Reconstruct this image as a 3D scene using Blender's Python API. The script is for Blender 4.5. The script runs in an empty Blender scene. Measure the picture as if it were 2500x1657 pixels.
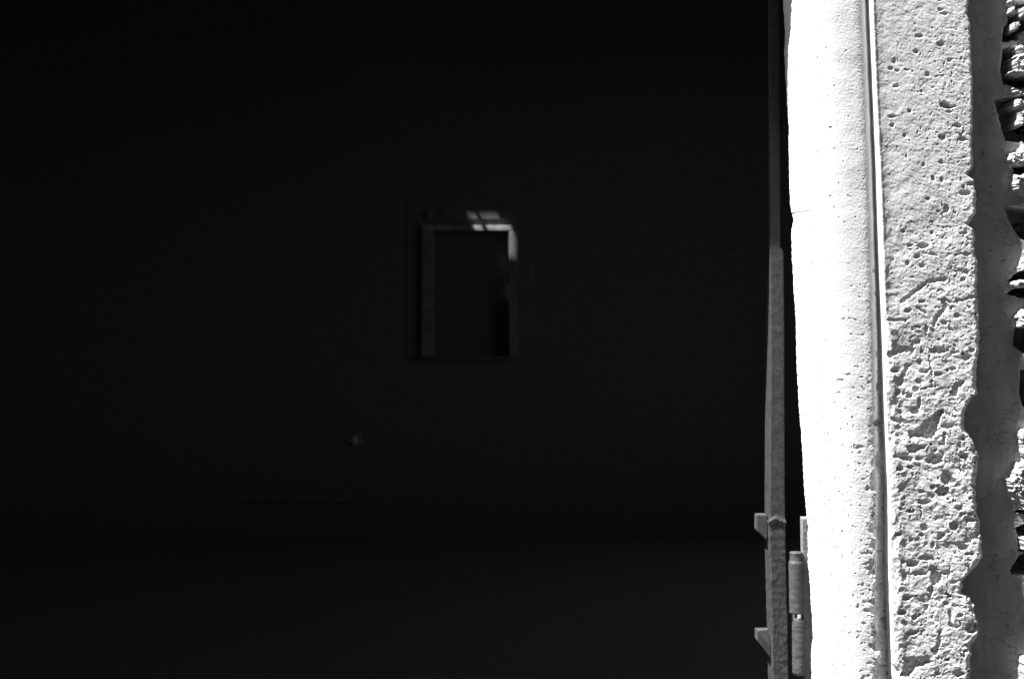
import bpy, bmesh, math, random
import numpy as np
from mathutils import Vector
R = math.radians
S = bpy.context.scene
C = S.collection
rng = np.random.RandomState(7)
random.seed(5)

# ------------------------------------------------------------------ camera
CZ = 1.4
cam_d = bpy.data.cameras.new('camera'); cam = bpy.data.objects.new('camera', cam_d); C.objects.link(cam)
cam.location = (0, 0, CZ); cam.rotation_euler = (R(90), 0, 0)
cam_d.sensor_width = 36; cam_d.lens = 50; cam_d.clip_start = 0.05; cam_d.clip_end = 500
cam_d.dof.use_dof = True; cam_d.dof.focus_distance = 2.25; cam_d.dof.aperture_fstop = 8
S.camera = cam
K = 0.36 / 1250.0                      # metres sideways per photo pixel at one metre

# ------------------------------------------------------------------ light
AZ, EL = R(72), R(61)                  # the sun: far round to the left of the wall's normal, high
TO_SUN = Vector((-math.sin(AZ)*math.cos(EL), -math.cos(AZ)*math.cos(EL), math.sin(EL)))
W = bpy.data.worlds.new('World'); S.world = W; W.use_nodes = True
nt = W.node_tree; nt.nodes.clear()
sky = nt.nodes.new('ShaderNodeTexSky'); sky.sky_type = 'NISHITA'; sky.sun_disc = False
sky.sun_elevation = EL; sky.sun_rotation = R(252)
bw = nt.nodes.new('ShaderNodeRGBToBW'); bg = nt.nodes.new('ShaderNodeBackground'); wo = nt.nodes.new('ShaderNodeOutputWorld')
nt.links.new(sky.outputs[0], bw.inputs[0]); nt.links.new(bw.outputs[0], bg.inputs[0]); nt.links.new(bg.outputs[0], wo.inputs[0])
bg.inputs[1].default_value = 0.05
sl = bpy.data.lights.new('sun', 'SUN'); sl.energy = 5.0; sl.angle = R(0.5); sl.color = (1, 1, 1)
so = bpy.data.objects.new('sun', sl); C.objects.link(so); so.rotation_euler = TO_SUN.to_track_quat('Z', 'Y').to_euler()
so.location = (-3, -2, 8)
S.view_settings.view_transform = 'Standard'; S.view_settings.look = 'None'
S.view_settings.gamma = 1; S.view_settings.exposure = 1.95

# ------------------------------------------------------------------ helpers
def tag(o, label=None, cat=None, group=None, kind=None):
    if label: o['label'] = label
    if cat: o['category'] = cat
    if group: o['group'] = group
    if kind: o['kind'] = kind
    return o
def empty(name, loc=(0, 0, 0)):
    o = bpy.data.objects.new(name, None); C.objects.link(o); o.location = loc; o.empty_display_size = .1
    return o
def link(name, me, mat, parent=None):
    o = bpy.data.objects.new(name, me); C.objects.link(o); me.materials.append(mat)
    if parent: o.parent = parent; o.matrix_parent_inverse = parent.matrix_basis.inverted()
    return o
def from_bm(name, bm, mat, parent=None, smooth=False):
    bmesh.ops.recalc_face_normals(bm, faces=bm.faces)
    me = bpy.data.meshes.new(name); bm.to_mesh(me); bm.free()
    if smooth:
        for p in me.polygons: p.use_smooth = True
    return link(name, me, mat, parent)
def add_box(bm, x0, x1, y0, y1, z0, z1, bev=0):
    r = bmesh.ops.create_cube(bm, size=1)
    for v in r['verts']:
        v.co = Vector((x0 + (v.co.x+.5)*(x1-x0), y0 + (v.co.y+.5)*(y1-y0), z0 + (v.co.z+.5)*(z1-z0)))
    if bev:
        es = {e for v in r['verts'] for e in v.link_edges}
        bmesh.ops.bevel(bm, geom=list(es), offset=bev, segments=2, affect='EDGES', profile=.5)
def box(name, mat, parent, *a, bev=0):
    bm = bmesh.new(); add_box(bm, *a, bev=bev); return from_bm(name, bm, mat, parent)
def grid_mesh(name, X, Y, Z, mat, parent=None, flip=False, smooth=True):
    n, m = X.shape
    me = bpy.data.meshes.new(name)
    co = np.stack([X, Y, Z], -1).reshape(-1, 3).astype(np.float32)
    idx = np.arange(n*m).reshape(n, m)
    q = np.stack([idx[:-1, :-1], idx[1:, :-1], idx[1:, 1:], idx[:-1, 1:]], -1).reshape(-1, 4)
    if flip: q = q[:, ::-1]
    me.vertices.add(n*m); me.vertices.foreach_set('co', co.ravel())
    me.loops.add(q.size); me.loops.foreach_set('vertex_index', q.ravel().astype(np.int32))
    me.polygons.add(len(q)); me.polygons.foreach_set('loop_start', (np.arange(len(q))*4).astype(np.int32))
    me.update(calc_edges=True); me.validate()
    if smooth: me.polygons.foreach_set('use_smooth', np.ones(len(me.polygons), bool))
    return link(name, me, mat, parent)
def PX(px, Y): return (np.asarray(px, float) - 1250.0) * K * Y
def PZ(py, Y): return CZ + (828.5 - np.asarray(py, float)) * K * Y
def P(px, py, Y): return Vector((float(PX(px, Y)), Y, float(PZ(py, Y))))

# noise (photo-pixel units, 1 unit = 0.65 mm at the jamb)
_perm = rng.permutation(512); _perm = np.concatenate([_perm, _perm, _perm])
_ang = rng.rand(512)*2*np.pi
def perlin(x, y, seed=0):
    x = x + seed*37.17; y = y + seed*91.73
    xi = np.floor(x).astype(int); yi = np.floor(y).astype(int); xf = x-xi; yf = y-yi
    u = xf*xf*xf*(xf*(xf*6-15)+10); v = yf*yf*yf*(yf*(yf*6-15)+10)
    def g(ix, iy, fx, fy):
        h = _perm[(_perm[ix & 511] + iy) & 511]; a = _ang[h]
        return np.cos(a)*fx + np.sin(a)*fy
    n00 = g(xi, yi, xf, yf); n10 = g(xi+1, yi, xf-1, yf); n01 = g(xi, yi+1, xf, yf-1); n11 = g(xi+1, yi+1, xf-1, yf-1)
    return 1.5*((n00*(1-u)+n10*u)*(1-v) + (n01*(1-u)+n11*u)*v)
def fbm(x, y, scale, octv=4, seed=0, gain=.5):
    t = 0; a = 1; s = 1.0/scale; tot = 0
    for k in range(octv):
        t = t + a*perlin(x*s, y*s, seed+k*3); tot += a; a *= gain; s *= 2.03
    return t/tot
def sstep(a, b, x):
    t = np.clip((x-a)/(b-a), 0, 1); return t*t*(3-2*t)
def blob(x, y, cx, cy, rx, ry):
    return (np.sqrt(((x-cx)/rx)**2 + ((y-cy)/ry)**2) - 1)*min(rx, ry)
def stroke(x, y, pts, w):
    d = np.full(x.shape, 1e9)
    for (ax, ay), (bx, by) in zip(pts[:-1], pts[1:]):
        dx, dy = bx-ax, by-ay; t = np.clip(((x-ax)*dx+(y-ay)*dy)/(dx*dx+dy*dy), 0, 1)
        d = np.minimum(d, np.hypot(x-ax-t*dx, y-ay-t*dy))
    return d-w
def polyd(x, y, pts):
    d = np.full(x.shape, 1e9); inside = np.zeros(x.shape, bool); n = len(pts)
    for i in range(n):
        ax, ay = pts[i]; bx, by = pts[(i+1) % n]; dx, dy = bx-ax, by-ay
        t = np.clip(((x-ax)*dx+(y-ay)*dy)/(dx*dx+dy*dy+1e-9), 0, 1)
        d = np.minimum(d, np.hypot(x-ax-t*dx, y-ay-t*dy))
        c = ((ay > y) != (by > y)) & (x < (bx-ax)*(y-ay)/((by-ay) if by != ay else 1e-9)+ax)
        inside ^= c
    return np.where(inside, -d, d)

# ------------------------------------------------------------------ materials (all neutral: the picture is black and white)
def mat(name, lo, hi, scale=40, rough=.9, bump=0, bscale=400, specks=None, metal=0, detail=6, spec=None, stretch=None, rp=(.3, .7)):
    m = bpy.data.materials.new(name); m.use_nodes = True; n = m.node_tree.nodes; l = m.node_tree.links
    b = n['Principled BSDF']; tc = n.new('ShaderNodeTexCoord'); src = tc.outputs['Object']
    if stretch:
        mp = n.new('ShaderNodeMapping'); mp.inputs['Scale'].default_value = stretch; l.new(src, mp.inputs[0]); src = mp.outputs[0]
    t = n.new('ShaderNodeTexNoise'); t.inputs['Scale'].default_value = scale; t.inputs['Detail'].default_value = detail; t.inputs['Roughness'].default_value = .62
    l.new(src, t.inputs['Vector'])
    r = n.new('ShaderNodeValToRGB'); r.color_ramp.elements[0].position = rp[0]; r.color_ramp.elements[1].position = rp[1]
    r.color_ramp.elements[0].color = (lo, lo, lo, 1); r.color_ramp.elements[1].color = (hi, hi, hi, 1)
    l.new(t.outputs['Fac'], r.inputs[0]); col = r.outputs[0]
    if specks:                          # (scale, threshold, value): dark dirt specks
        t2 = n.new('ShaderNodeTexNoise'); t2.inputs['Scale'].default_value = specks[0]; t2.inputs['Detail'].default_value = 3
        l.new(tc.outputs['Object'], t2.inputs['Vector'])
        r2 = n.new('ShaderNodeValToRGB'); r2.color_ramp.elements[0].position = specks[1]; r2.color_ramp.elements[1].position = specks[1]+.04
        r2.color_ramp.elements[0].color = (0, 0, 0, 1); r2.color_ramp.elements[1].color = (1, 1, 1, 1); l.new(t2.outputs['Fac'], r2.inputs[0])
        mx = n.new('ShaderNodeMixRGB'); mx.inputs[2].default_value = (specks[2],)*3 + (1,)
        l.new(r2.outputs[0], mx.inputs[0]); l.new(col, mx.inputs[1]); col = mx.outputs[0]
    l.new(col, b.inputs['Base Color'])
    b.inputs['Roughness'].default_value = rough; b.inputs['Metallic'].default_value = metal
    if spec is not None: b.inputs['Specular IOR Level'].default_value = spec
    if bump:
        t3 = n.new('ShaderNodeTexNoise'); t3.inputs['Scale'].default_value = bscale; t3.inputs['Detail'].default_value = 5
        l.new(tc.outputs['Object'], t3.inputs['Vector'])
        bp = n.new('ShaderNodeBump'); bp.inputs['Strength'].default_value = 1; bp.inputs['Distance'].default_value = bump
        l.new(t3.outputs['Fac'], bp.inputs['Height']); l.new(bp.outputs[0], b.inputs['Normal'])
    return m
M = {}
M['limewash'] = mat('limewashed_stone', .60, .69, 25, .9, .00012, 900, specks=(330, .70, .42), spec=.1)
M['stone'] = mat('weathered_stone', .46, .61, 22, .95, .00010, 1100, specks=(260, .72, .38), spec=.1)
M['plaster'] = mat('grey_render', .19, .32, 26, .95, .0003, 300, specks=(200, .70, .12), spec=.1, stretch=(1, 1, .35))
M['rubble'] = mat('rubble_stone', .28, .50, 60, .95, .0004, 500, specks=(170, .66, .2), spec=.1)
M['iron'] = mat('painted_iron', .022, .048, 70, .62, .0004, 300, specks=(420, .68, .15), spec=.35)
M['iron_grey'] = mat('grey_painted_iron', .038, .072, 80, .6, .0004, 350, specks=(420, .68, .05), spec=.35)
M['plate_iron'] = mat('pale_painted_iron', .13, .22, 80, .7, .0004, 350, specks=(420, .68, .05), spec=.3)
M['steel'] = mat('bare_steel', .75, .85, 50, .18, metal=1)
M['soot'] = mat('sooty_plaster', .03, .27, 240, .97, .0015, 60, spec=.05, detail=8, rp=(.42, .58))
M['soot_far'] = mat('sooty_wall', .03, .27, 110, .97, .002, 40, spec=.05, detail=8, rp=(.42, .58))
M['dark_wood'] = mat('dark_wood', .07, .16, 30, .7, .0005, 120, spec=.2, stretch=(1, 1, 8))
M['pale_wood'] = mat('pale_painted_wood', .16, .46, 22, .6, .0008, 120, spec=.2)
M['grey_wood'] = mat('grey_painted_wood', .07, .22, 16, .6, .0008, 120, spec=.2)
M['frame_wood'] = mat('dim_painted_wood', .15, .27, 14, .6, .0008, 120, spec=.2)
M['gloom_wood'] = mat('smoke_dark_wood', .035, .10, 90, .8, spec=.1)
M['floor'] = mat('dusty_boards', .11, .25, 60, .95, .001, 80, spec=.05, stretch=(6, 1, 1))
M['cloth'] = mat('pale_paper', .30, .42, 40, .9, .0005, 300)
M['dark_render'] = mat('dark_render', .10, .16, 5, .95, .003, 60, spec=.1)
M['ground'] = mat('asphalt', .035, .07, 3, .95, .004, 20, spec=.1)
M['paving'] = mat('stone_step', .25, .35, 12, .9, .002, 50, spec=.1)
M['wallout'] = mat('weathered_wall_render', .35, .5, 5, .95, .003, 60, spec=.1)

# ------------------------------------------------------------------ rows shared by the stone meshes
def rows(a, b, lo=-60, hi=1720, d=1.3, D=9):
    r = []
    if a < lo: r += list(np.arange(a, lo, D))
    r += list(np.arange(max(a, lo), min(b, hi), d))
    if b > hi: r += list(np.arange(hi, b, D))
    return np.array(r + [b])
V_TOP = -360; V_BOT = 828.5 + CZ/(K*2.25)
def lin(v, pts):
    a = np.array(pts, float); return np.interp(v, a[:, 0], a[:, 1])

# ------------------------------------------------------------------ the jamb: rounded moulding
jamb = empty('door_jamb', (0.6, 2.25, 0))
tag(jamb, 'whitewashed stone door jamb with rounded moulding and pitted flaking face beside the dark doorway', 'door jamb')
LEFT = [(-400, 1897), (0, 1913), (60, 1917), (100, 1915), (200, 1919), (300, 1926), (350, 1926), (420, 1927), (495, 1930), (512, 1934), (530, 1937),
        (550, 1933), (565, 1932), (650, 1935), (710, 1938), (770, 1942), (790, 1944), (850, 1944), (950, 1948), (1040, 1953), (1060, 1956), (1110, 1959), (1130, 1960), (1200, 1963),
        (1240, 1967), (1275, 1970), (1300, 1973), (1320, 1972), (1400, 1973), (1430, 1976), (1450, 1978), (1500, 1980), (1530, 1983), (1560, 1984), (1580, 1984), (1620, 1980), (1657, 1981), (2990, 2030)]
GROOVE = [(-400, 2109), (0, 2121), (200, 2129), (400, 2137), (600, 2143), (800, 2151), (1000, 2157), (1200, 2166), (1400, 2168), (1657, 2177), (2990, 2225)]
def moulding():
    v = rows(V_TOP, V_BOT)
    L = lin(v, LEFT) + 1.2*perlin(v/14, v*0, 3) + .7*perlin(v/5, v*0, 4)
    G = lin(v, GROOVE)
    # profile in (px, depth): u in [0,1]
    ns, nf, nr = 18, 185, 60
    Yf, Yl = 2.250, 2.322
    cols_x = []; cols_y = []; nx = []; ny = []; arc = []
    low0 = sstep(500, 1500, v); frontx = G - 46 - 6*low0; 
    # back return (rebate) -> leftmost -> front -> right round -> groove bottom
    lx = (L-1250)*K*Yl; fx = (frontx-1250)*K*Yf; gx = (G-8-1250)*K*2.266; g2 = (G+3-1250)*K*2.270
    X = []; Y = []; NX = []; NY = []; AR = []
    for k in range(ns):
        t = k/ns; X.append(lx + .055*(1-t)**1.0 + 0*v); Y.append(0*v + 2.42 - (2.42-Yl-.012)*min(1, t*1.5)); NX.append(0*v); NY.append(0*v); AR.append(0*v-100)
    for k in range(nf):
        a = (k/(nf-1))*math.pi/2; ex = .86
        c, s = math.cos(a)**ex, math.sin(a)**ex
        X.append(fx - (fx-lx)*c); Y.append(Yl - (Yl-Yf)*s + 0*v)
        n = math.hypot(math.cos(a), math.sin(a)); NX.append(-math.cos(a)/n+0*v); NY.append(-math.sin(a)/n+0*v)
        AR.append(0*v + (k/(nf-1))*215)
    rr = .036
    for k in range(1, nr):
        a = k/(nr-1)*R(78); w = (gx-fx)
        X.append(fx + w*math.sin(a)/math.sin(R(78))*.98); Y.append(Yf + .016*((1-math.cos(a))/(1-math.cos(R(78))))**1.45 + 0*v)
        NX.append(math.sin(a)+0*v); NY.append(-math.cos(a)+0*v); AR.append(0*v + 215 + (k/(nr-1))*60)
    Y = [y_ + .016*low0*sstep(.3, 1.0, (i-ns-nf)/nr*np.ones(1)) if i > ns+nf else y_ for i, y_ in enumerate(Y)]
    for k in range(1, 13):
        f = k/12; X.append(gx+(g2-gx)*(.02+.98*f)); Y.append(0*v + 2.266 + .003*min(1, f*3) + .016*low0); NX.append(0*v); NY.append(0*v-1); AR.append(0*v+276+f*11)
    X = np.array(X).T; Y = np.array(Y).T; NX = np.array(NX).T; NY = np.array(NY).T; A = np.array(AR).T
    V = np.repeat(v[:, None], X.shape[1], 1)
    d = .00020*fbm(A, V, 5, 3, 11) + .0007*fbm(A, V, 70, 3, 12) + .00010*fbm(A, V*.35, 3, 2, 13)
    near = sstep(165, 262, A + 12*fbm(A, V, 40, 2, 14)); low = sstep(350, 1500, V)
    # grain gets coarser to the right and downwards
    d += near*(.00038*(.5+low)*fbm(A, V, 7, 4, 15) + .00030*fbm(A*.8+V*.4, V*1.3-A*.5, 6, 3, 21))
    # flaked pits
    p = fbm(A, V, 13, 4, 16); th = .46 - .10*low*sstep(60, 200, A) - .16*low*near
    d -= (.0012+.0016*near*low)*sstep(th, th+.10, p)
    p2 = fbm(A, V, 30, 4, 17); th = .52 - .34*low*near
    d -= .0042*near*low*sstep(th, th+.10, p2)
    # dotted line of small flakes down the middle
    line = np.exp(-((A-118-8*perlin(V/90, V*0, 5))/9)**2); p3 = fbm(A, V, 7, 3, 18)
    d -= .0009*line*(.3+.7*low)*sstep(.24, .34, p3)
    d -= .0075*sstep(222, 252, A+26*fbm(A, V, 34, 4, 20))*sstep(850, 1500, V)*sstep(280, 262, A)
    # ragged arris over the groove
    for cx, cy, rx, ry, dp in ((262, 1034, 22, 8, .009), (268, 945, 14, 12, .006), (262, 865, 9, 9, .002), (262, 1130, 16, 26, .006), (266, 1300, 14, 20, .005),
                               (258, 1420, 16, 26, .006), (240, 1490, 26, 9, .005), (256, 1560, 22, 14, .007), (246, 1580, 26, 8, .005), (250, 1640, 30, 16, .006), (262, 660, 9, 5, .004), (266, 715, 8, 6, .003),
                               (170, 930, 9, 4, .0012), (205, 1093, 9, 4, .0012), (188, 915, 7, 3, .001)):
        e = blob(A, V, cx, cy, rx, ry) + 4*fbm(A, V, 9, 3, 19)
        d -= dp*sstep(3, -4, e)
    d = np.where(A < 0, 0, d)
    X = X + NX*d; Y = Y + NY*d
    Z = PZ(V, 2.25)
    return grid_mesh('moulding', X, Y, Z, M['limewash'], jamb)
moulding()

# ------------------------------------------------------------------ the jamb: pitted flat face
RIGHT = [(-400, 2352), (0, 2367), (28, 2366), (36, 2362), (42, 2366), (60, 2371), (110, 2374), (200, 2377), (260, 2378), (370, 2377), (415, 2377), (425, 2362), (432, 2368), (442, 2383), (480, 2387), (505, 2386), (520, 2386),
         (535, 2375), (548, 2368), (560, 2380), (572, 2384), (600, 2381), (620, 2386), (640, 2392), (700, 2389), (780, 2394), (850, 2395), (915, 2386), (930, 2388), (962, 2389), (975, 2375), (1000, 2361), (1020, 2356), (1045, 2360), (1065, 2370),
         (1100, 2391), (1130, 2394), (1160, 2389), (1200, 2387), (1245, 2388), (1262, 2395), (1300, 2399), (1330, 2401), (1359, 2405), (1372, 2396), (1390, 2380), (1402, 2370), (1412, 2357), (1422, 2353), (1449, 2353), (1454, 2368), (1475, 2381), (1510, 2389),
         (1544, 2396), (1550, 2390), (1562, 2384), (1577, 2374), (1610, 2374), (1657, 2372), (1700, 2385), (2990, 2420)]
PITS = [(2350, 342, 11, 6), (2245, 91, 8, 5), (2297, 111, 9, 6), (2184, 152, 5, 7), (2175, 170, 5, 5), (2191, 175, 5, 3), (2214, 174, 5, 3), (2265, 185, 6, 6), (2320, 151, 6, 5), (2237, 129, 6, 5),
        (2189, 213, 7, 4), (2221, 274, 5, 5), (2178, 287, 8, 4), (2306, 37, 8, 4), (2297, 27, 7, 4), (2178, 308, 6, 5), (2209, 333, 5, 5), (2338, 309, 8, 6), (2301, 337, 9, 7),
        (2298, 397, 5, 5), (2255, 404, 5, 5), (2310, 511, 8, 10), (2255, 601, 14, 7), (2240, 627, 9, 6), (2360, 621, 10, 5), (2357, 473, 14, 7), (2371, 450, 9, 5), (2251, 650, 8, 5), (2300, 440, 5, 6), (2265, 487, 5, 5),
        (2251, 736, 8, 5), (2217, 759, 8, 6), (2337, 771, 6, 6), (2306, 788, 8, 7), (2262, 802, 4, 10), (2240, 797, 8, 4), (2360, 664, 7, 5), (2352, 682, 6, 5), (2305, 682, 6, 5), (2222, 600, 6, 5), (2206, 565, 6, 5), (2215, 643, 6, 6),
        (2240, 834, 9, 7), (2291, 855, 22, 9), (2332, 859, 9, 4), (2373, 855, 8, 6), (2360, 872, 10, 8), (2245, 883, 7, 7), (2184, 903, 10, 7), (2257, 906, 11, 5), (2243, 929, 8, 7), (2291, 912, 12, 6), (2329, 899, 8, 4),
        (2237, 949, 8, 7), (2192, 958, 8, 8), (2220, 965, 8, 7), (2245, 984, 6, 14), (2234, 1001, 12, 9), (2314, 1039, 16, 7), (2231, 1093, 16, 11), (2251, 1090, 9, 6), (2243, 1118, 9, 5), (2283, 1120, 20, 14), (2355, 1112, 11, 8),
        (2383, 1118, 6, 5), (2197, 1142, 9, 7), (2222, 1138, 7, 5), (2312, 1165, 14, 17), (2326, 1172, 10, 8), (2303, 1197, 17, 12), (2340, 1182, 7, 6), (2251, 1199, 7, 5), (2277, 1187, 6, 6), (2257, 1223, 17, 7), (2342, 1238, 10, 6), (2257, 1285, 9, 9),
        (2250, 1302, 7, 5), (2329, 1282, 10, 11), (2298, 1305, 9, 9), (2192, 1302, 9, 5), (2371, 1267, 13, 5), (2225, 1314, 4, 9), (2353, 1334, 12, 8), (2278, 1328, 5, 9), (2228, 1372, 14, 9), (2263, 1359, 18, 7), (2205, 1368, 6, 6),
        (2208, 1404, 6, 14), (2243, 1397, 19, 6), (2286, 1408, 15, 18), (2280, 1385, 11, 8), (2310, 1395, 14, 6), (2272, 1437, 8, 8), (2213, 1456, 9, 8), (2202, 1491, 10, 8), (2234, 1503, 8, 7), (2262, 1480, 5, 8), (2333, 1526, 12, 5), (2228, 1541, 16, 6),
        (2374, 1529, 17, 15), (2181, 1631, 12, 9), (2330, 1418, 8, 4), (2310, 1470, 8, 5), (2345, 1500, 7, 6), (2270, 1455, 4, 9), (2364, 1415, 8, 12), (2340, 1640, 14, 9), (2290, 1640, 7, 6), (2200, 1240, 6, 4)]
STROKES = [([(2202, 736), (2222, 722), (2237, 710), (2268, 687), (2309, 682)], 4.5), ([(2306, 733), (2309, 753), (2291, 771), (2280, 791)], 5), ([(2294, 733), (2329, 739), (2383, 722)], 2.8), ([(2240, 751), (2260, 765)], 3),
           ([(2165, 782), (2211, 782)], 2.8), ([(2171, 866), (2194, 855), (2228, 853)], 7), ([(2217, 892), (2205, 918), (2199, 935)], 5), ([(2348, 935), (2337, 942), (2331, 961)], 7), ([(2176, 1021), (2214, 1030)], 5),
           ([(2306, 1056), (2306, 1076)], 3), ([(2185, 1110), (2222, 1119)], 5), ([(2362, 1317), (2394, 1296)], 6), ([(2321, 1491), (2324, 1523)], 4), ([(2295, 1538), (2292, 1567), (2283, 1593)], 4.5), ([(2228, 835), (2228, 860)], 4),
           ([(2270, 870), (2276, 905)], 2.5), ([(2255, 948), (2290, 940)], 2), ([(2310, 1323), (2345, 1326)], 2), ([(2366, 1380), (2370, 1400)], 3)]
POLYS = [[(2294, 252), (2306, 248), (2318, 258), (2338, 262), (2322, 268), (2298, 266)],
         [(2222, 1070), (2219, 1053), (2237, 1047), (2265, 1024), (2286, 1004), (2306, 998), (2306, 1007), (2297, 1018), (2291, 1053), (2277, 1070), (2251, 1069), (2234, 1066)],
         [(2205, 1602), (2269, 1596), (2278, 1614), (2240, 1628), (2222, 1649), (2196, 1646), (2208, 1622)]]
def stone_face():
    v = rows(V_TOP, V_BOT)
    G = lin(v, GROOVE); Rg = lin(v, RIGHT) + 2.2*perlin(v/11, v*0, 31) + 2.5*sstep(500, 1200, v)*perlin(v/26, v*0, 30) + 1.0*perlin(v/4.5, v*0, 32)
    Yf = 2.240
    nc = 205
    t = np.linspace(0, 1, nc)[None, :]
    PXg = G[:, None] + 1.5 + (Rg-G-1.5)[:, None]*t
    V = np.repeat(v[:, None], nc, 1)
    low = sstep(200, 1150, V)
    dl = PXg - G[:, None]; dr = Rg[:, None] - PXg
    # chamfered left arris, wider at the top of the view and broken lower down
    cw = 8 + 4*sstep(200, 600, V) + low*5*fbm(V, V*0+3, 40, 3, 33) + low*3*fbm(PXg, V, 14, 3, 34)
    lc = sstep(740, 900, V+50*fbm(V*0, V, 60, 2, 35)); cw = cw*(1-lc) + lc*np.clip(23+16*fbm(PXg, V, 50, 3, 36)+8*fbm(PXg, V, 15, 3, 37), 8, 60)
    H = -(.0185-.0163*lc)*np.clip(1 - dl/cw, 0, 1)**(1.1+.5*lc)
    rise = .0010*np.exp(-((dl-cw-3)/4.0)**2)*(1-.5*low); H += rise
    H -= .0011*sstep(cw+2, cw+28, dl)*1.0
    # base relief
    rightness = sstep(20, 200, dl)
    wx = PXg + 6*fbm(PXg, V, 60, 2, 41); wy = V + 6*fbm(PXg, V, 60, 2, 42)
    H += (.0011+.0022*low)*fbm(wx, wy, 95, 4, 43)
    H += (.00042+.0006*low)*fbm(wx*.8+wy*.35, wy-.35*wx, 16, 4, 44)
    H += (.00024-.00002*low)*fbm(wx, wy, 6.0, 3, 45) + .00030*(1-.5*low)*fbm(wx*.9+wy*.5, (wy*.9-wx*.5)*1.5, 11, 2, 46)*rightness
    # random small pits, denser low and right; an upper band at y 230-420 is pitted too
    band = np.exp(-((V-150)/70)**2)*.5 + np.exp(-((V-330)/80)**2)*.9 + np.exp(-((V-620)/90)**2)*.8
    dens = np.clip(.30*rightness + .45*band*rightness + .75*low, 0, 1.3)*sstep(14, 40, dl)
    for sc, sd, th0, k, dp in ((6.5, 50, .50, .22, .0009), (9, 51, .52, .26, .0018), (14, 52, .56, .28, .0028), (26, 53, .60, .25, .0045)):
        p = fbm(wx, wy, sc, 3, sd); th = th0 - k*dens + .05*low
        H -= dp*(.6+.25*low)*(1 - (.65*low if sc < 12 else 0))*(1+(.5*low if sc > 20 else 0))*sstep(th, th+.09, p)
    # the pits one can point at
    nz = 3.4*fbm(PXg, V, 13, 3, 61) + 3.4*fbm(PXg, V, 6.5, 3, 62)
    flo = 1 + .35*fbm(PXg, V, 12, 3, 63)
    cut = np.zeros_like(H); msk = np.zeros_like(H)
    def dig(lo, hi, f, size):
        m = (v > lo-25) & (v < hi+25); D = f(PXg[m], V[m]) + nz[m]*max(.7, min(1, size/9))
        k = sstep(1.2, -1.0-.14*size, D); dp = min(.0105, .00055*size+.0012)
        cut[m] = np.maximum(cut[m], dp*k*flo[m]); msk[m] = np.maximum(msk[m], sstep(1, -2, D))
    for cx, cy, rx, ry in PITS: dig(cy-ry, cy+ry, lambda x, y: blob(x, y, cx, cy, rx, ry), min(rx, ry))
    for pts, w in STROKES:
        ys = [q[1] for q in pts]; dig(min(ys), max(ys), lambda x, y: stroke(x, y, pts, w) + 5*fbm(x, y, 10, 3, 64) - .6, w)
    for pts in POLYS:
        ys = [q[1] for q in pts]; dig(min(ys), max(ys), lambda x, y: polyd(x, y, pts), 15)
    H = H*(1-.75*msk*(dl > cw+4)) - cut
    # broken right arris
    er = 9 + 14*low*(.5+.9*fbm(PXg*0, V, 45, 3, 71)); er = np.clip(er, 4, 40)
    H -= (.0030+.0035*low)*np.clip(1-dr/er, 0, 1)**1.6*(1+.7*fbm(PXg, V, 12, 3, 72))
    H -= .003*np.clip(1-dr/4, 0, 1)**2
    Y = Yf - H
    X = (PXg-1250)*K*(Yf+.0185*np.clip(1-dl/cw, 0, 1)**1.1); Z = PZ(V, 2.25)
    # left side down into the groove, right side back into the wall
    n = len(v); 
    lY = np.stack([np.full(n, 2.32), np.full(n, 2.285), Y[:, 0]*.5+.5*2.285], 1); lX = np.stack([X[:, 0]+.001, X[:, 0]+.0005, X[:, 0]], 1)
    rY = []; rX = []
    for k in range(1, 26):
        f = k/25; y = Y[:, -1] + f*(2.295-Y[:, -1])
        rX.append(X[:, -1] + .0012*fbm(y/K/2.25, v, 14, 3, 73)*min(1, f*4) - .001*f); rY.append(y)
    X = np.concatenate([lX, X, np.stack(rX, 1)], 1); Y = np.concatenate([lY, Y, np.stack(rY, 1)], 1)
    Z = np.repeat(Z[:, :1], X.shape[1], 1)
    return grid_mesh('pitted_face', X, Y, Z, M['stone'], jamb)
stone_face()

# ------------------------------------------------------------------ wall right of the jamb
wall = empty('rubble_wall', (1.2, 2.30, 0))
tag(wall, 'crumbling rubble stone wall with a strip of grey plaster in the shadow right of the door jamb', 'wall')
EDGE = [(-400, 2470), (0, 2464), (50, 2462), (58, 2452), (95, 2448), (103, 2452), (110, 2450), (165, 2444), (200, 2452), (206, 2478), (225, 2478), (229, 2446), (236, 2428), (262, 2434), (290, 2443), (310, 2447), (340, 2459), (350, 2500),
        (365, 2484), (383, 2462), (402, 2468), (412, 2480), (450, 2473), (462, 2480), (480, 2510), (496, 2500), (500, 2453), (535, 2465), (560, 2478), (580, 2494), (600, 2512), (625, 2500), (660, 2486), (680, 2466), (715, 2458), (730, 2500),
        (750, 2498), (775, 2482), (800, 2480), (842, 2474), (862, 2500), (900, 2494), (960, 2489), (1000, 2500), (1050, 2488), (1100, 2491), (1130, 2484), (1170, 2459), (1200, 2465), (1240, 2482), (1255, 2481), (1262, 2505), (1285, 2500),
        (1293, 2481), (1315, 2487), (1345, 2490), (1360, 2490), (1398, 2467), (1410, 2474), (1420, 2512), (1590, 2512), (1605, 2498), (1660, 2494), (1750, 2500), (2990, 2530)]
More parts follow.
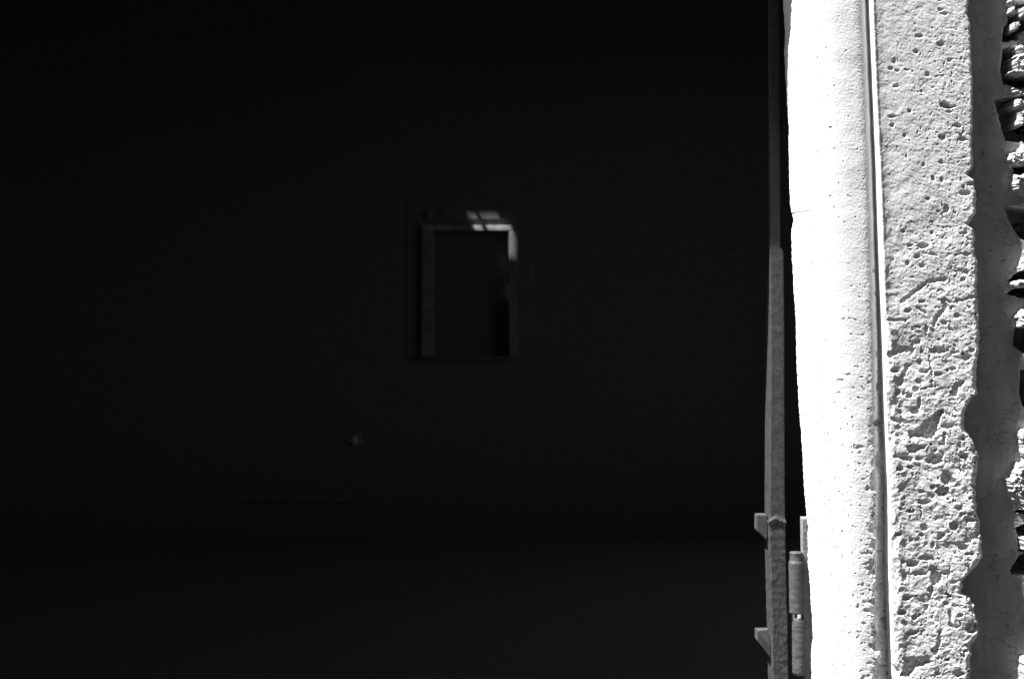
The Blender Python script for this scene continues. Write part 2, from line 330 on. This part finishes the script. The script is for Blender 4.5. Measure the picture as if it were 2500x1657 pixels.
def plaster():
    v = rows(-1500, V_BOT, D=14)
    E = lin(v, EDGE) + 1.8*perlin(v/12, v*0, 81) + 1.2*perlin(v/5, v*0, 82)
    t = np.linspace(0, 1, 90)[None, :]
    PXg = 2335 + (E[:, None]-2335)*t; V = np.repeat(v[:, None], 90, 1)
    H = .0010*fbm(PXg, V, 80, 3, 83) + .0004*fbm(PXg, V*.5, 18, 4, 84) + .00015*fbm(PXg, V, 5, 2, 85)
    H -= .002*sstep(.5, .62, fbm(PXg, V, 22, 3, 86))
    crack = np.abs(fbm(PXg, V, 70, 4, 87)); H -= .0012*sstep(.012, .002, crack)
    de = E[:, None]-PXg; H -= .003*np.clip(1-de/7, 0, 1)**2
    Y = 2.272 - H; X = (PXg-1250)*K*2.271
    bk = [(X[:, -1]-.0006*k, Y[:, -1]+.004*k) for k in range(1, 7)]
    X = np.concatenate([X]+[b[0][:, None] for b in bk], 1); Y = np.concatenate([Y]+[b[1][:, None] for b in bk], 1)
    Z = np.repeat(PZ(v, 2.25)[:, None], X.shape[1], 1)
    return grid_mesh('plaster_strip', X, Y, Z, M['plaster'], wall)
VOIDS = [[(2463, 0), (2530, 0), (2530, 65), (2500, 70), (2490, 90), (2455, 95), (2447, 80), (2452, 58), (2463, 52)], [(2450, 110), (2475, 107), (2520, 112), (2540, 185), (2505, 212), (2478, 205), (2450, 198), (2444, 168)],
         [(2428, 240), (2432, 231), (2450, 229), (2540, 233), (2540, 342), (2458, 338), (2447, 310), (2443, 290)], [(2478, 404), (2530, 403), (2530, 424), (2482, 424)],
         [(2453, 500), (2475, 502), (2500, 504), (2530, 510), (2530, 595), (2492, 578), (2478, 560), (2465, 535)], [(2465, 683), (2480, 670), (2500, 660), (2530, 656), (2530, 682), (2470, 688)],
         [(2480, 702), (2520, 700), (2540, 726), (2500, 726), (2478, 720), (2460, 719), (2472, 712)], [(2478, 800), (2530, 795), (2530, 868), (2493, 858), (2473, 842)], [(2492, 905), (2530, 900), (2530, 1000), (2493, 988), (2488, 960)],
         [(2481, 1254), (2490, 1249), (2530, 1246), (2530, 1260)], [(2481, 1293), (2500, 1285), (2530, 1285), (2530, 1350), (2490, 1350), (2487, 1315)], [(2467, 1398), (2480, 1378), (2492, 1362), (2530, 1345), (2530, 1408), (2472, 1408)]]
LUMPS = [[(2461, 0), (2470, -10), (2476, 20), (2484, 18), (2482, 30), (2462, 30), (2465, 15)], [(2466, 75), (2468, 62), (2470, 50), (2486, 48), (2488, 62), (2480, 72)], [(2490, 20), (2510, 5), (2520, 40), (2496, 40)],
         [(2482, 107), (2500, 112), (2530, 110), (2530, 182), (2496, 180), (2470, 178), (2458, 176), (2476, 168), (2475, 155), (2474, 147), (2476, 132), (2490, 128), (2483, 118)], [(2474, 213), (2485, 222), (2510, 225), (2510, 232), (2483, 232), (2476, 222)],
         [(2476, 252), (2482, 240), (2520, 240), (2520, 270), (2500, 275), (2496, 308), (2482, 307), (2486, 285), (2490, 262), (2476, 256)], [(2461, 383), (2468, 372), (2482, 370), (2500, 350), (2540, 340), (2540, 403), (2480, 404), (2466, 400)],
         [(2478, 425), (2530, 418), (2530, 445), (2488, 446), (2487, 460), (2478, 462), (2473, 450)], [(2499, 628), (2530, 625), (2530, 655), (2487, 662)], [(2465, 688), (2500, 682), (2530, 682), (2530, 698), (2475, 703), (2468, 697)],
         [(2500, 755), (2530, 748), (2530, 800), (2488, 798), (2482, 775), (2488, 762)], [(2488, 1060), (2498, 1048), (2530, 1040), (2530, 1120), (2498, 1130), (2490, 1085)],
         [(2458, 1172), (2466, 1168), (2478, 1140), (2485, 1130), (2530, 1138), (2530, 1248), (2490, 1246), (2480, 1225), (2464, 1195)], [(2492, 1315), (2530, 1312), (2530, 1345), (2494, 1345)], [(2493, 1612), (2500, 1605), (2540, 1600), (2540, 1680), (2496, 1680)]]
def rubble():
    v = rows(-1500, V_BOT, D=11)
    px = np.concatenate([np.arange(2405, 2540, 1.4), np.arange(2540, 2760, 5), np.arange(2760, 7200, 22)])
    PXg = np.repeat(px[None, :], len(v), 0); V = np.repeat(v[:, None], len(px), 1)
    # lumpy stones
    x = PXg + 14*fbm(PXg, V, 60, 3, 91); y = V + 14*fbm(PXg, V, 60, 3, 92)
    st = fbm(x, y, 75, 2, 93); H = .012*st + .007*fbm(x, y, 22, 4, 94) + .0030*fbm(x, y, 7, 4, 95)
    H -= .030*sstep(.07, .01, np.abs(fbm(x+300, y*1.3, 90, 3, 96)))
    p = fbm(x, y, 20, 3, 97); H -= .010*sstep(.33, .42, p)
    wob = 4*fbm(PXg, V, 13, 3, 98) + 2.5*fbm(PXg, V, 4, 2, 99)
    far = sstep(2506, 2530, PXg)                       # close to the render the stone is still smeared with it
    H = H*far + (1-far)*(-.0085 + .0012*fbm(x, y, 14, 4, 100))
    for pts in VOIDS:
        ys = [q[1] for q in pts]; m = (v > min(ys)-30) & (v < max(ys)+30)
        D = polyd(PXg[m], V[m], pts) + wob[m]
        H[m] -= .060*sstep(1.5, -3.5, D)
    rl = .0060*fbm(x, y, 9, 4, 101) + .0035*fbm(x*.8+y*.5, (y*.8-x*.5)*1.6, 6, 3, 102)
    for pts in LUMPS:
        ys = [q[1] for q in pts]; m = (v > min(ys)-30) & (v < max(ys)+30)
        D = polyd(PXg[m], V[m], pts) + wob[m]*1.3; k = sstep(1.5, -2.5, D)
        H[m] = H[m]*(1-k) + k*(.0115 + rl[m] + .0004*np.clip(-D, 0, 10))
    H -= .008*sstep(-2, -8, PXg-lin(V, EDGE)) + .02*sstep(2425, 2412, PXg)
    Y = 2.263 - H; X = (PXg-1250)*K*2.26; Z = PZ(V, 2.25)
    return grid_mesh('rubble', X, Y, Z, M['rubble'], wall)
plaster(); rubble()

# ------------------------------------------------------------------ rest of the facade, outside the view but shading and enclosing the room
ZL = CZ + .77                                          # underside of the lintel
XL = -1.00
fw = empty('house_wall', (-2.5, 2.5, 0)); tag(fw, 'rendered house wall left of and above the doorway with stone lintel', 'wall')
box('left_wall', M['wallout'], fw, -6, XL, 2.26, 2.75, 0, 4.2)
box('lintel', M['paving'], fw, XL+.001, 1.0, 2.2485, 2.75, ZL, ZL+.26, bev=.004)
box('upper_wall', M['wallout'], fw, XL, .999, 2.262, 2.75, ZL+.262, 4.2)
# inner masonry behind the right jamb and wall (splayed inner reveal)
bm = bmesh.new()
pts = [(.515, 2.41), (.60, 2.75), (6, 2.75), (6, 2.36), (.66, 2.36), (.60, 2.41)]
a = [bm.verts.new((x, y, 0)) for x, y in pts]; b = [bm.verts.new((x, y, ZL-.001)) for x, y in pts]
bm.faces.new(a); bm.faces.new(b[::-1])
for i in range(len(pts)): bm.faces.new((a[i], a[(i+1) % 6], b[(i+1) % 6], b[i]))
from_bm('inner_masonry', bm, M['soot'], fw)
box('masonry_above', M['soot'], fw, 1.001, 6, 2.36, 2.75, ZL, 4.2)

# ------------------------------------------------------------------ dark room
RX0, RX1, RYB, RH = -3.6, 3.6, 10.0, 3.9
def struct(name, m, *a): return tag(box(name, m, None, *a), kind='structure')
struct('ground', M['ground'], -60, 60, -60, 2.2, -.3, 0)
ob = empty('sky_blocking_building', (0, -3, 0)); tag(ob, 'unseen dark rendered building added behind the viewer to block sky light', 'building')
box('wall', M['dark_render'], ob, -14, 14, -9, -3.2, 0, 9)  # unseen mass added to cut the low sky light
box('roof', M['dark_wood'], ob, -14.3, 14.3, -9.3, -3.0, 9.001, 9.3)
struct('doorstep', M['paving'], XL, .70, 2.2005, 2.76, -.3, .02)
struct('ground_behind', M['ground'], -60, 60, 10.3, 70, -.3, 0)
struct('room_floor', M['floor'], RX0, RX1, 2.761, RYB, -.1, .01)
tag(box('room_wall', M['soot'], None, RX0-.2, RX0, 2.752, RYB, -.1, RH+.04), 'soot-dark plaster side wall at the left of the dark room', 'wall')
WY0, WY1, WZ0, WZ1 = 3.1, 8.9, .8, 3.5                # unseen opening added in the right wall to brighten the room with skylight
bm = bmesh.new()
add_box(bm, RX1, RX1+.2, 2.752, WY0, -.1, RH+.04); add_box(bm, RX1, RX1+.2, WY1, RYB, -.1, RH+.04)
add_box(bm, RX1, RX1+.2, WY0, WY1, -.1, WZ0); add_box(bm, RX1, RX1+.2, WY0, WY1, WZ1, RH+.04)
tag(from_bm('room_wall', bm, M['soot']), 'soot-dark plaster side wall at the right of the dark room, with an unseen opening added for fill light', 'wall')
DX0, DX1 = float(PX(1062, RYB)), float(PX(1243, RYB)); DZ = float(PZ(563, RYB)); DB = float(PZ(872, RYB))
bw_ = empty('room_wall', (0, RYB, 0)); tag(bw_, 'soot-dark rear wall of the room around the faintly lit window frame', 'wall')
bm = bmesh.new()
add_box(bm, RX0-.2, DX0-.02, RYB, RYB+.2, -.1, RH+.04)
add_box(bm, DX1+.02, RX1+.2, RYB, RYB+.2, -.1, RH+.04)
add_box(bm, DX0-.02, DX1+.02, RYB, RYB+.2, DZ+.02, RH+.04)
add_box(bm, DX0-.02, DX1+.02, RYB, RYB+.2, -.1, DB-.02)
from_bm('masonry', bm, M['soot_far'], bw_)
# ceiling with two unseen gaps, shaped to throw the sun patch on the frame
Yf_ = RYB-.03
def up(px, py):                                        # where the ray that lights this spot of the frame crosses the ceiling
    q = P(px, py, Yf_); h = (RH+.006-q.z)/TO_SUN.z
    return q.x + TO_SUN.x*h, q.y + TO_SUN.y*h
def quad(bm, pts, z0, z1):
    a = [bm.verts.new((x, y, z0)) for x, y in pts]; b = [bm.verts.new((x, y, z1)) for x, y in pts]
    bm.faces.new(a[::-1]); bm.faces.new(b)
    for i in range(len(pts)): bm.faces.new((a[i], a[(i+1) % len(pts)], b[(i+1) % len(pts)], b[i]))
bm = bmesh.new(); zc = RH
HYa = up(1200, 505)[1]; HYb = up(1200, 622)[1]         # HYa nearer the rear wall
lft = [up(1134, 512)[0], up(1156, 512)[0], up(1165, 512)[0]]
add_box(bm, RX0, RX1, 2.752, HYb, zc, zc+.012); add_box(bm, RX0, RX1, HYa, RYB, zc, zc+.012)
add_box(bm, RX0, lft[0], HYb, HYa, zc, zc+.012); add_box(bm, lft[1], lft[2], HYb, HYa, zc, zc+.012)
r1 = [up(1206, 505), up(1226, 537), up(1249, 549), up(1249, 564), up(1257, 568), up(1254, 622)]
quad(bm, [(r1[5][0], HYb), (RX1, HYb), (RX1, HYa), (r1[0][0], HYa), r1[1], r1[2], r1[3], r1[4]], zc, zc+.012)
tag(from_bm('ceiling', bm, M['dark_wood']), 'thin dark board ceiling of the room with unseen gaps shaped to throw a sun patch on the rear frame', 'ceiling')
o = bpy.data.objects['ceiling']; del o['label']; del o['category']; o['kind'] = 'structure'

# inner door frame
df = empty('window_frame', (-.3, RYB, 0)); tag(df, 'pale wooden frame of a dark opening in the rear wall, sunlit only at its upper right corner', 'window frame')
Yq = RYB-.03
def fbox(name, m, x0, x1, y0, y1, d0=Yq, d1=RYB+.001):
    return box(name, m, df, float(PX(x0, d0)), float(PX(x1, d0)), d0, d1, float(PZ(y1, d0)), float(PZ(y0, d0)), bev=.003)
fz = 828.5 + CZ/(K*Yq)
fbox('head_rail', M['pale_wood'], 1030, 1256, 550.5, 562.5)
fbox('post', M['frame_wood'], 1029, 1059, 563, 868)
fbox('post', M['frame_wood'], 1243, 1264, 565, 868)
fbox('sill', M['dark_wood'], 1024, 1268, 868.5, 878, Yq-.02)
fbox('cornice_board', M['grey_wood'], 1040, 1228, 511.5, 535, Yq+.01)
fbox('batten', M['dark_wood'], 992, 998, 495, 860, RYB-.006)

box('opening_fill_panel', M['dark_wood'], df, DX0-.019, DX1+.019, RYB+.05, RYB+.09, DB-.019, DZ+.019)  # dark panel added in the opening, its colour stands in for the shade inside
# low rail and a torn paper on the rear wall, both almost lost in the gloom
bm = bmesh.new(); add_box(bm, float(PX(600, RYB)), float(PX(880, RYB)), RYB-.022, RYB+.001, float(PZ(1226, RYB)), float(PZ(1219, RYB)), bev=.003)
tag(from_bm('wall_rail', bm, M['grey_wood']), 'thin faint wooden rail low on the dark rear wall', 'rail')
bm = bmesh.new(); n = 12; g = {}
Yw = RYB-.012
P0, P1, P2, P3 = P(843, 1074, Yw), P(882, 1056, Yw), P(882, 1081, Yw), P(864, 1088, Yw)
for i in range(n+1):
    for j in range(n+1):
        a_, t = i/n, j/n; q = (P0*(1-a_)+P1*a_)*(1-t) + (P3*(1-a_)+P2*a_)*t
        g[i, j] = bm.verts.new(q + Vector((0, .005*math.sin(a_*9+t*3)+.003*math.sin(t*11), .003*math.sin(a_*15))))
for i in range(n):
    for j in range(n): bm.faces.new((g[i, j], g[i+1, j], g[i+1, j+1], g[i, j+1]))
o = from_bm('torn_paper', bm, M['cloth'], None, True); md = o.modifiers.new('t', 'SOLIDIFY'); md.thickness = .002
tag(o, 'small pale torn wedge of paper on the dark rear wall at lower left', 'paper')

# ------------------------------------------------------------------ iron gate at the jamb
gate = empty('iron_gate', (.40, 2.37, .02)); tag(gate, 'dark painted iron gate stile with short welded lugs and hinge barrel beside the jamb', 'gate')
YB = 2.355
def stile():
    v = np.concatenate([np.arange(-330, 560, 12), np.arange(560, 1720, 3), np.arange(1720, 2850, 12)])
    Lf = lin(v, [(-330, 1877), (560, 1879), (800, 1882), (1200, 1880), (1268, 1880), (1290, 1879), (1450, 1883), (1657, 1888), (2850, 1900)])
    Rf = lin(v, [(-330, 1903), (604, 1905), (613, 1913), (800, 1915), (1200, 1916), (1260, 1917), (1450, 1922), (1657, 1926), (2850, 1940)])
    dep = lin(v, [(-330, .010), (620, .012), (700, .028), (800, .050), (2850, .050)])
    br = 3.0
    prof = []                                           # (px from left fn, depth) around the section, bevelled corners
    n = len(v); cols = []
    def col(px, y): cols.append((px, y))
    nd = 14
    for k in range(nd+1):
        f = k/nd; col(Lf, YB + dep*(1-f) + .002*(1-(1-f)) )
    for k in range(1, 6):
        a = k/5*math.pi/2; col(Lf + br*(1-math.cos(a)), YB + .002*(1-math.sin(a)) + 0*v)
    for k in range(1, 26): col(Lf+br + (Rf-Lf-2*br)*k/25, YB + 0*v)
    for k in range(1, 6):
        a = k/5*math.pi/2; col(Rf - br + br*math.sin(a), YB + .002*(1-math.cos(a)) + 0*v)
    for k in range(1, nd+1): col(Rf, YB+.002 + (dep-.002)*k/nd)
    PXg = np.stack([c[0] for c in cols], 1); Yg = np.stack([c[1] for c in cols], 1); V = np.repeat(v[:, None], PXg.shape[1], 1)
    A = np.arange(PXg.shape[1])[None, :]*1.6 + 0*V
    rough = .00035 + .0006*sstep(1240, 1300, V)
    d = rough*fbm(A, V, 16, 4, 111) + .0002*fbm(A, V, 5, 2, 112)
    wl = 1272 + 5*np.sin(A/9) + 4*fbm(A, V*0, 12, 2, 113)      # weld bead across the bar
    d += .0028*np.exp(-((V-wl)/5.0)**2)
    cx = (PXg.min(1)+PXg.max(1))[:, None]/2
    front = (Yg < YB+.0025)
    Yg = Yg - np.where(front, d, d*.3); PXg = PXg + np.where(PXg < cx-8, -1, np.where(PXg > cx+8, 1, 0))*d/K/2.36*.8
    X = (PXg-1250)*K*YB; Z = np.repeat(PZ(v, YB)[:, None], X.shape[1], 1)
    X = np.concatenate([X, X[:, :1]], 1); Yg = np.concatenate([Yg, Yg[:, :1]], 1); Z = np.concatenate([Z, Z[:, :1]], 1)
    grid_mesh('stile', X, Yg, Z, M['iron'], gate)
stile()
def prism(name, pts, d0, d1, m, par, deep=None):
    bm = bmesh.new()
    f = [bm.verts.new(P(x, y, d0) + Vector((0, (deep or {}).get(i, 0), 0))) for i, (x, y) in enumerate(pts)]
    b = []
    for i, (x, y) in enumerate(pts):
        q = P(x, y, d0); b.append(bm.verts.new((q.x, d1, q.z)))
    bm.faces.new(b[::-1])
    if deep: bm.faces.new((f[0], f[1], f[2])); bm.faces.new((f[0], f[2], f[3])); bm.faces.new((f[0], f[3], f[4])) if len(f) > 4 else None
    else: bm.faces.new(f)
    n = len(f)
    for i in range(n): bm.faces.new((f[i], f[(i+1) % n], b[(i+1) % n], b[i]))
    if not deep: bmesh.ops.bevel(bm, geom=list(bm.edges), offset=.0012, segments=2, affect='EDGES')
    return from_bm(name, bm, m, par)
prism('lug', [(1849, 1257), (1874, 1257), (1874, 1321), (1849, 1295)], 2.372, 2.402, M['iron_grey'], gate)
prism('lug', [(1850, 1540), (1880, 1540), (1880, 1576), (1880, 1602), (1850, 1564)], 2.372, 2.402, M['iron_grey'], gate, deep={1: .014})


def lathe(name, cx, prof, Yc, m, par, lean=(0, 0), seg=40, amp=.0003, seed=120):
    """prof: list of (photo y, radius in px); cx(y) gives the axis"""
    pr = []
    for (y0, r0), (y1, r1) in zip(prof[:-1], prof[1:]):
        k = max(1, int(abs(y1-y0)/2.5))
        for j in range(k): pr.append((y0+(y1-y0)*j/k, r0+(r1-r0)*j/k))
    pr.append(prof[-1])
    v = np.array([p[0] for p in pr]); r = np.array([p[1] for p in pr])*K*Yc
    a = np.linspace(0, 2*np.pi, seg+1)[None, :]
    ac = np.abs(a-np.pi)*8; V = v[:, None]+0*a
    rr = r[:, None] + (amp*fbm(ac+0*V, V, 14, 3, seed) + amp*.5*fbm(ac+0*V, V, 5, 2, seed+1))*(r[:, None] > .002)
    c = np.array([cx(y) for y in v])[:, None]
    X = (c-1250)*K*Yc + rr*np.sin(a); Y = Yc - rr*np.cos(a); Z = PZ(V, Yc)
    return grid_mesh(name, X, Y, Z, m, par, flip=True)
ub = lambda y: 1943.5 + (y-1360)*.012
lathe('hinge_barrel', ub, [(1347, .01), (1346, 13), (1347, 15), (1349, 16), (1352, 15.2), (1368, 15.2), (1370, 17.5), (1374, 18.2), (1488, 17.6), (1493, 18.6), (1496, 17.5), (1496.5, .01)], 2.352, M['iron_grey'], gate, amp=.0006)
lathe('hinge_pin', lambda y: 1944.5, [(1490, .01), (1490.5, 12), (1499, 12.5), (1505, 13), (1512, 12), (1512.5, .01)], 2.352, M['steel'], gate, amp=0)
# fixed half of the hinge, on the jamb
hp = empty('hinge_plate', (.49, 2.36, .9)); tag(hp, 'grey painted iron hinge plate and lower barrel fixed against the stone jamb', 'hinge')
lathe('lower_barrel', lambda y: 1950 + (y-1510)*.012, [(1508.5, .01), (1508, 13), (1510, 15.5), (1516, 16.5), (1600, 17), (1640, 17), (1646, 14), (1647.5, 9), (1648, .01)], 2.352, M['iron_grey'], hp, amp=.0009, seed=130)
def plate():
    v = np.concatenate([np.arange(1262, 1700, 2.5), np.arange(1700, 1900, 12)])
    L = lin(v, [(1262, 1957), (1500, 1961), (1657, 1966), (1900, 1972)])
    t = np.linspace(0, 1, 30)[None, :]
    PXg = L[:, None] + 42*t; V = v[:, None] + 0*t
    Y = 2.350 - .0010*fbm(PXg, V, 18, 4, 141) + .002*np.clip(1-t*14, 0, 1)**2 + .003*np.clip(1-(V-1262)/6, 0, 1)**2
    X = (PXg-1250)*K*2.35
    X = np.concatenate([X[:, :1]+0*X[:, :1], X], 1); Y = np.concatenate([Y[:, :1]*0+2.362, Y], 1)
    Z = np.repeat(PZ(v, 2.35)[:, None], X.shape[1], 1)
    # top cap
    X = np.concatenate([X[:1], X], 0); Z = np.concatenate([Z[:1], Z], 0); Y = np.concatenate([Y[:1]*0+2.362, Y], 0)
    grid_mesh('plate', X, Y, Z, M['plate_iron'], hp)
plate()
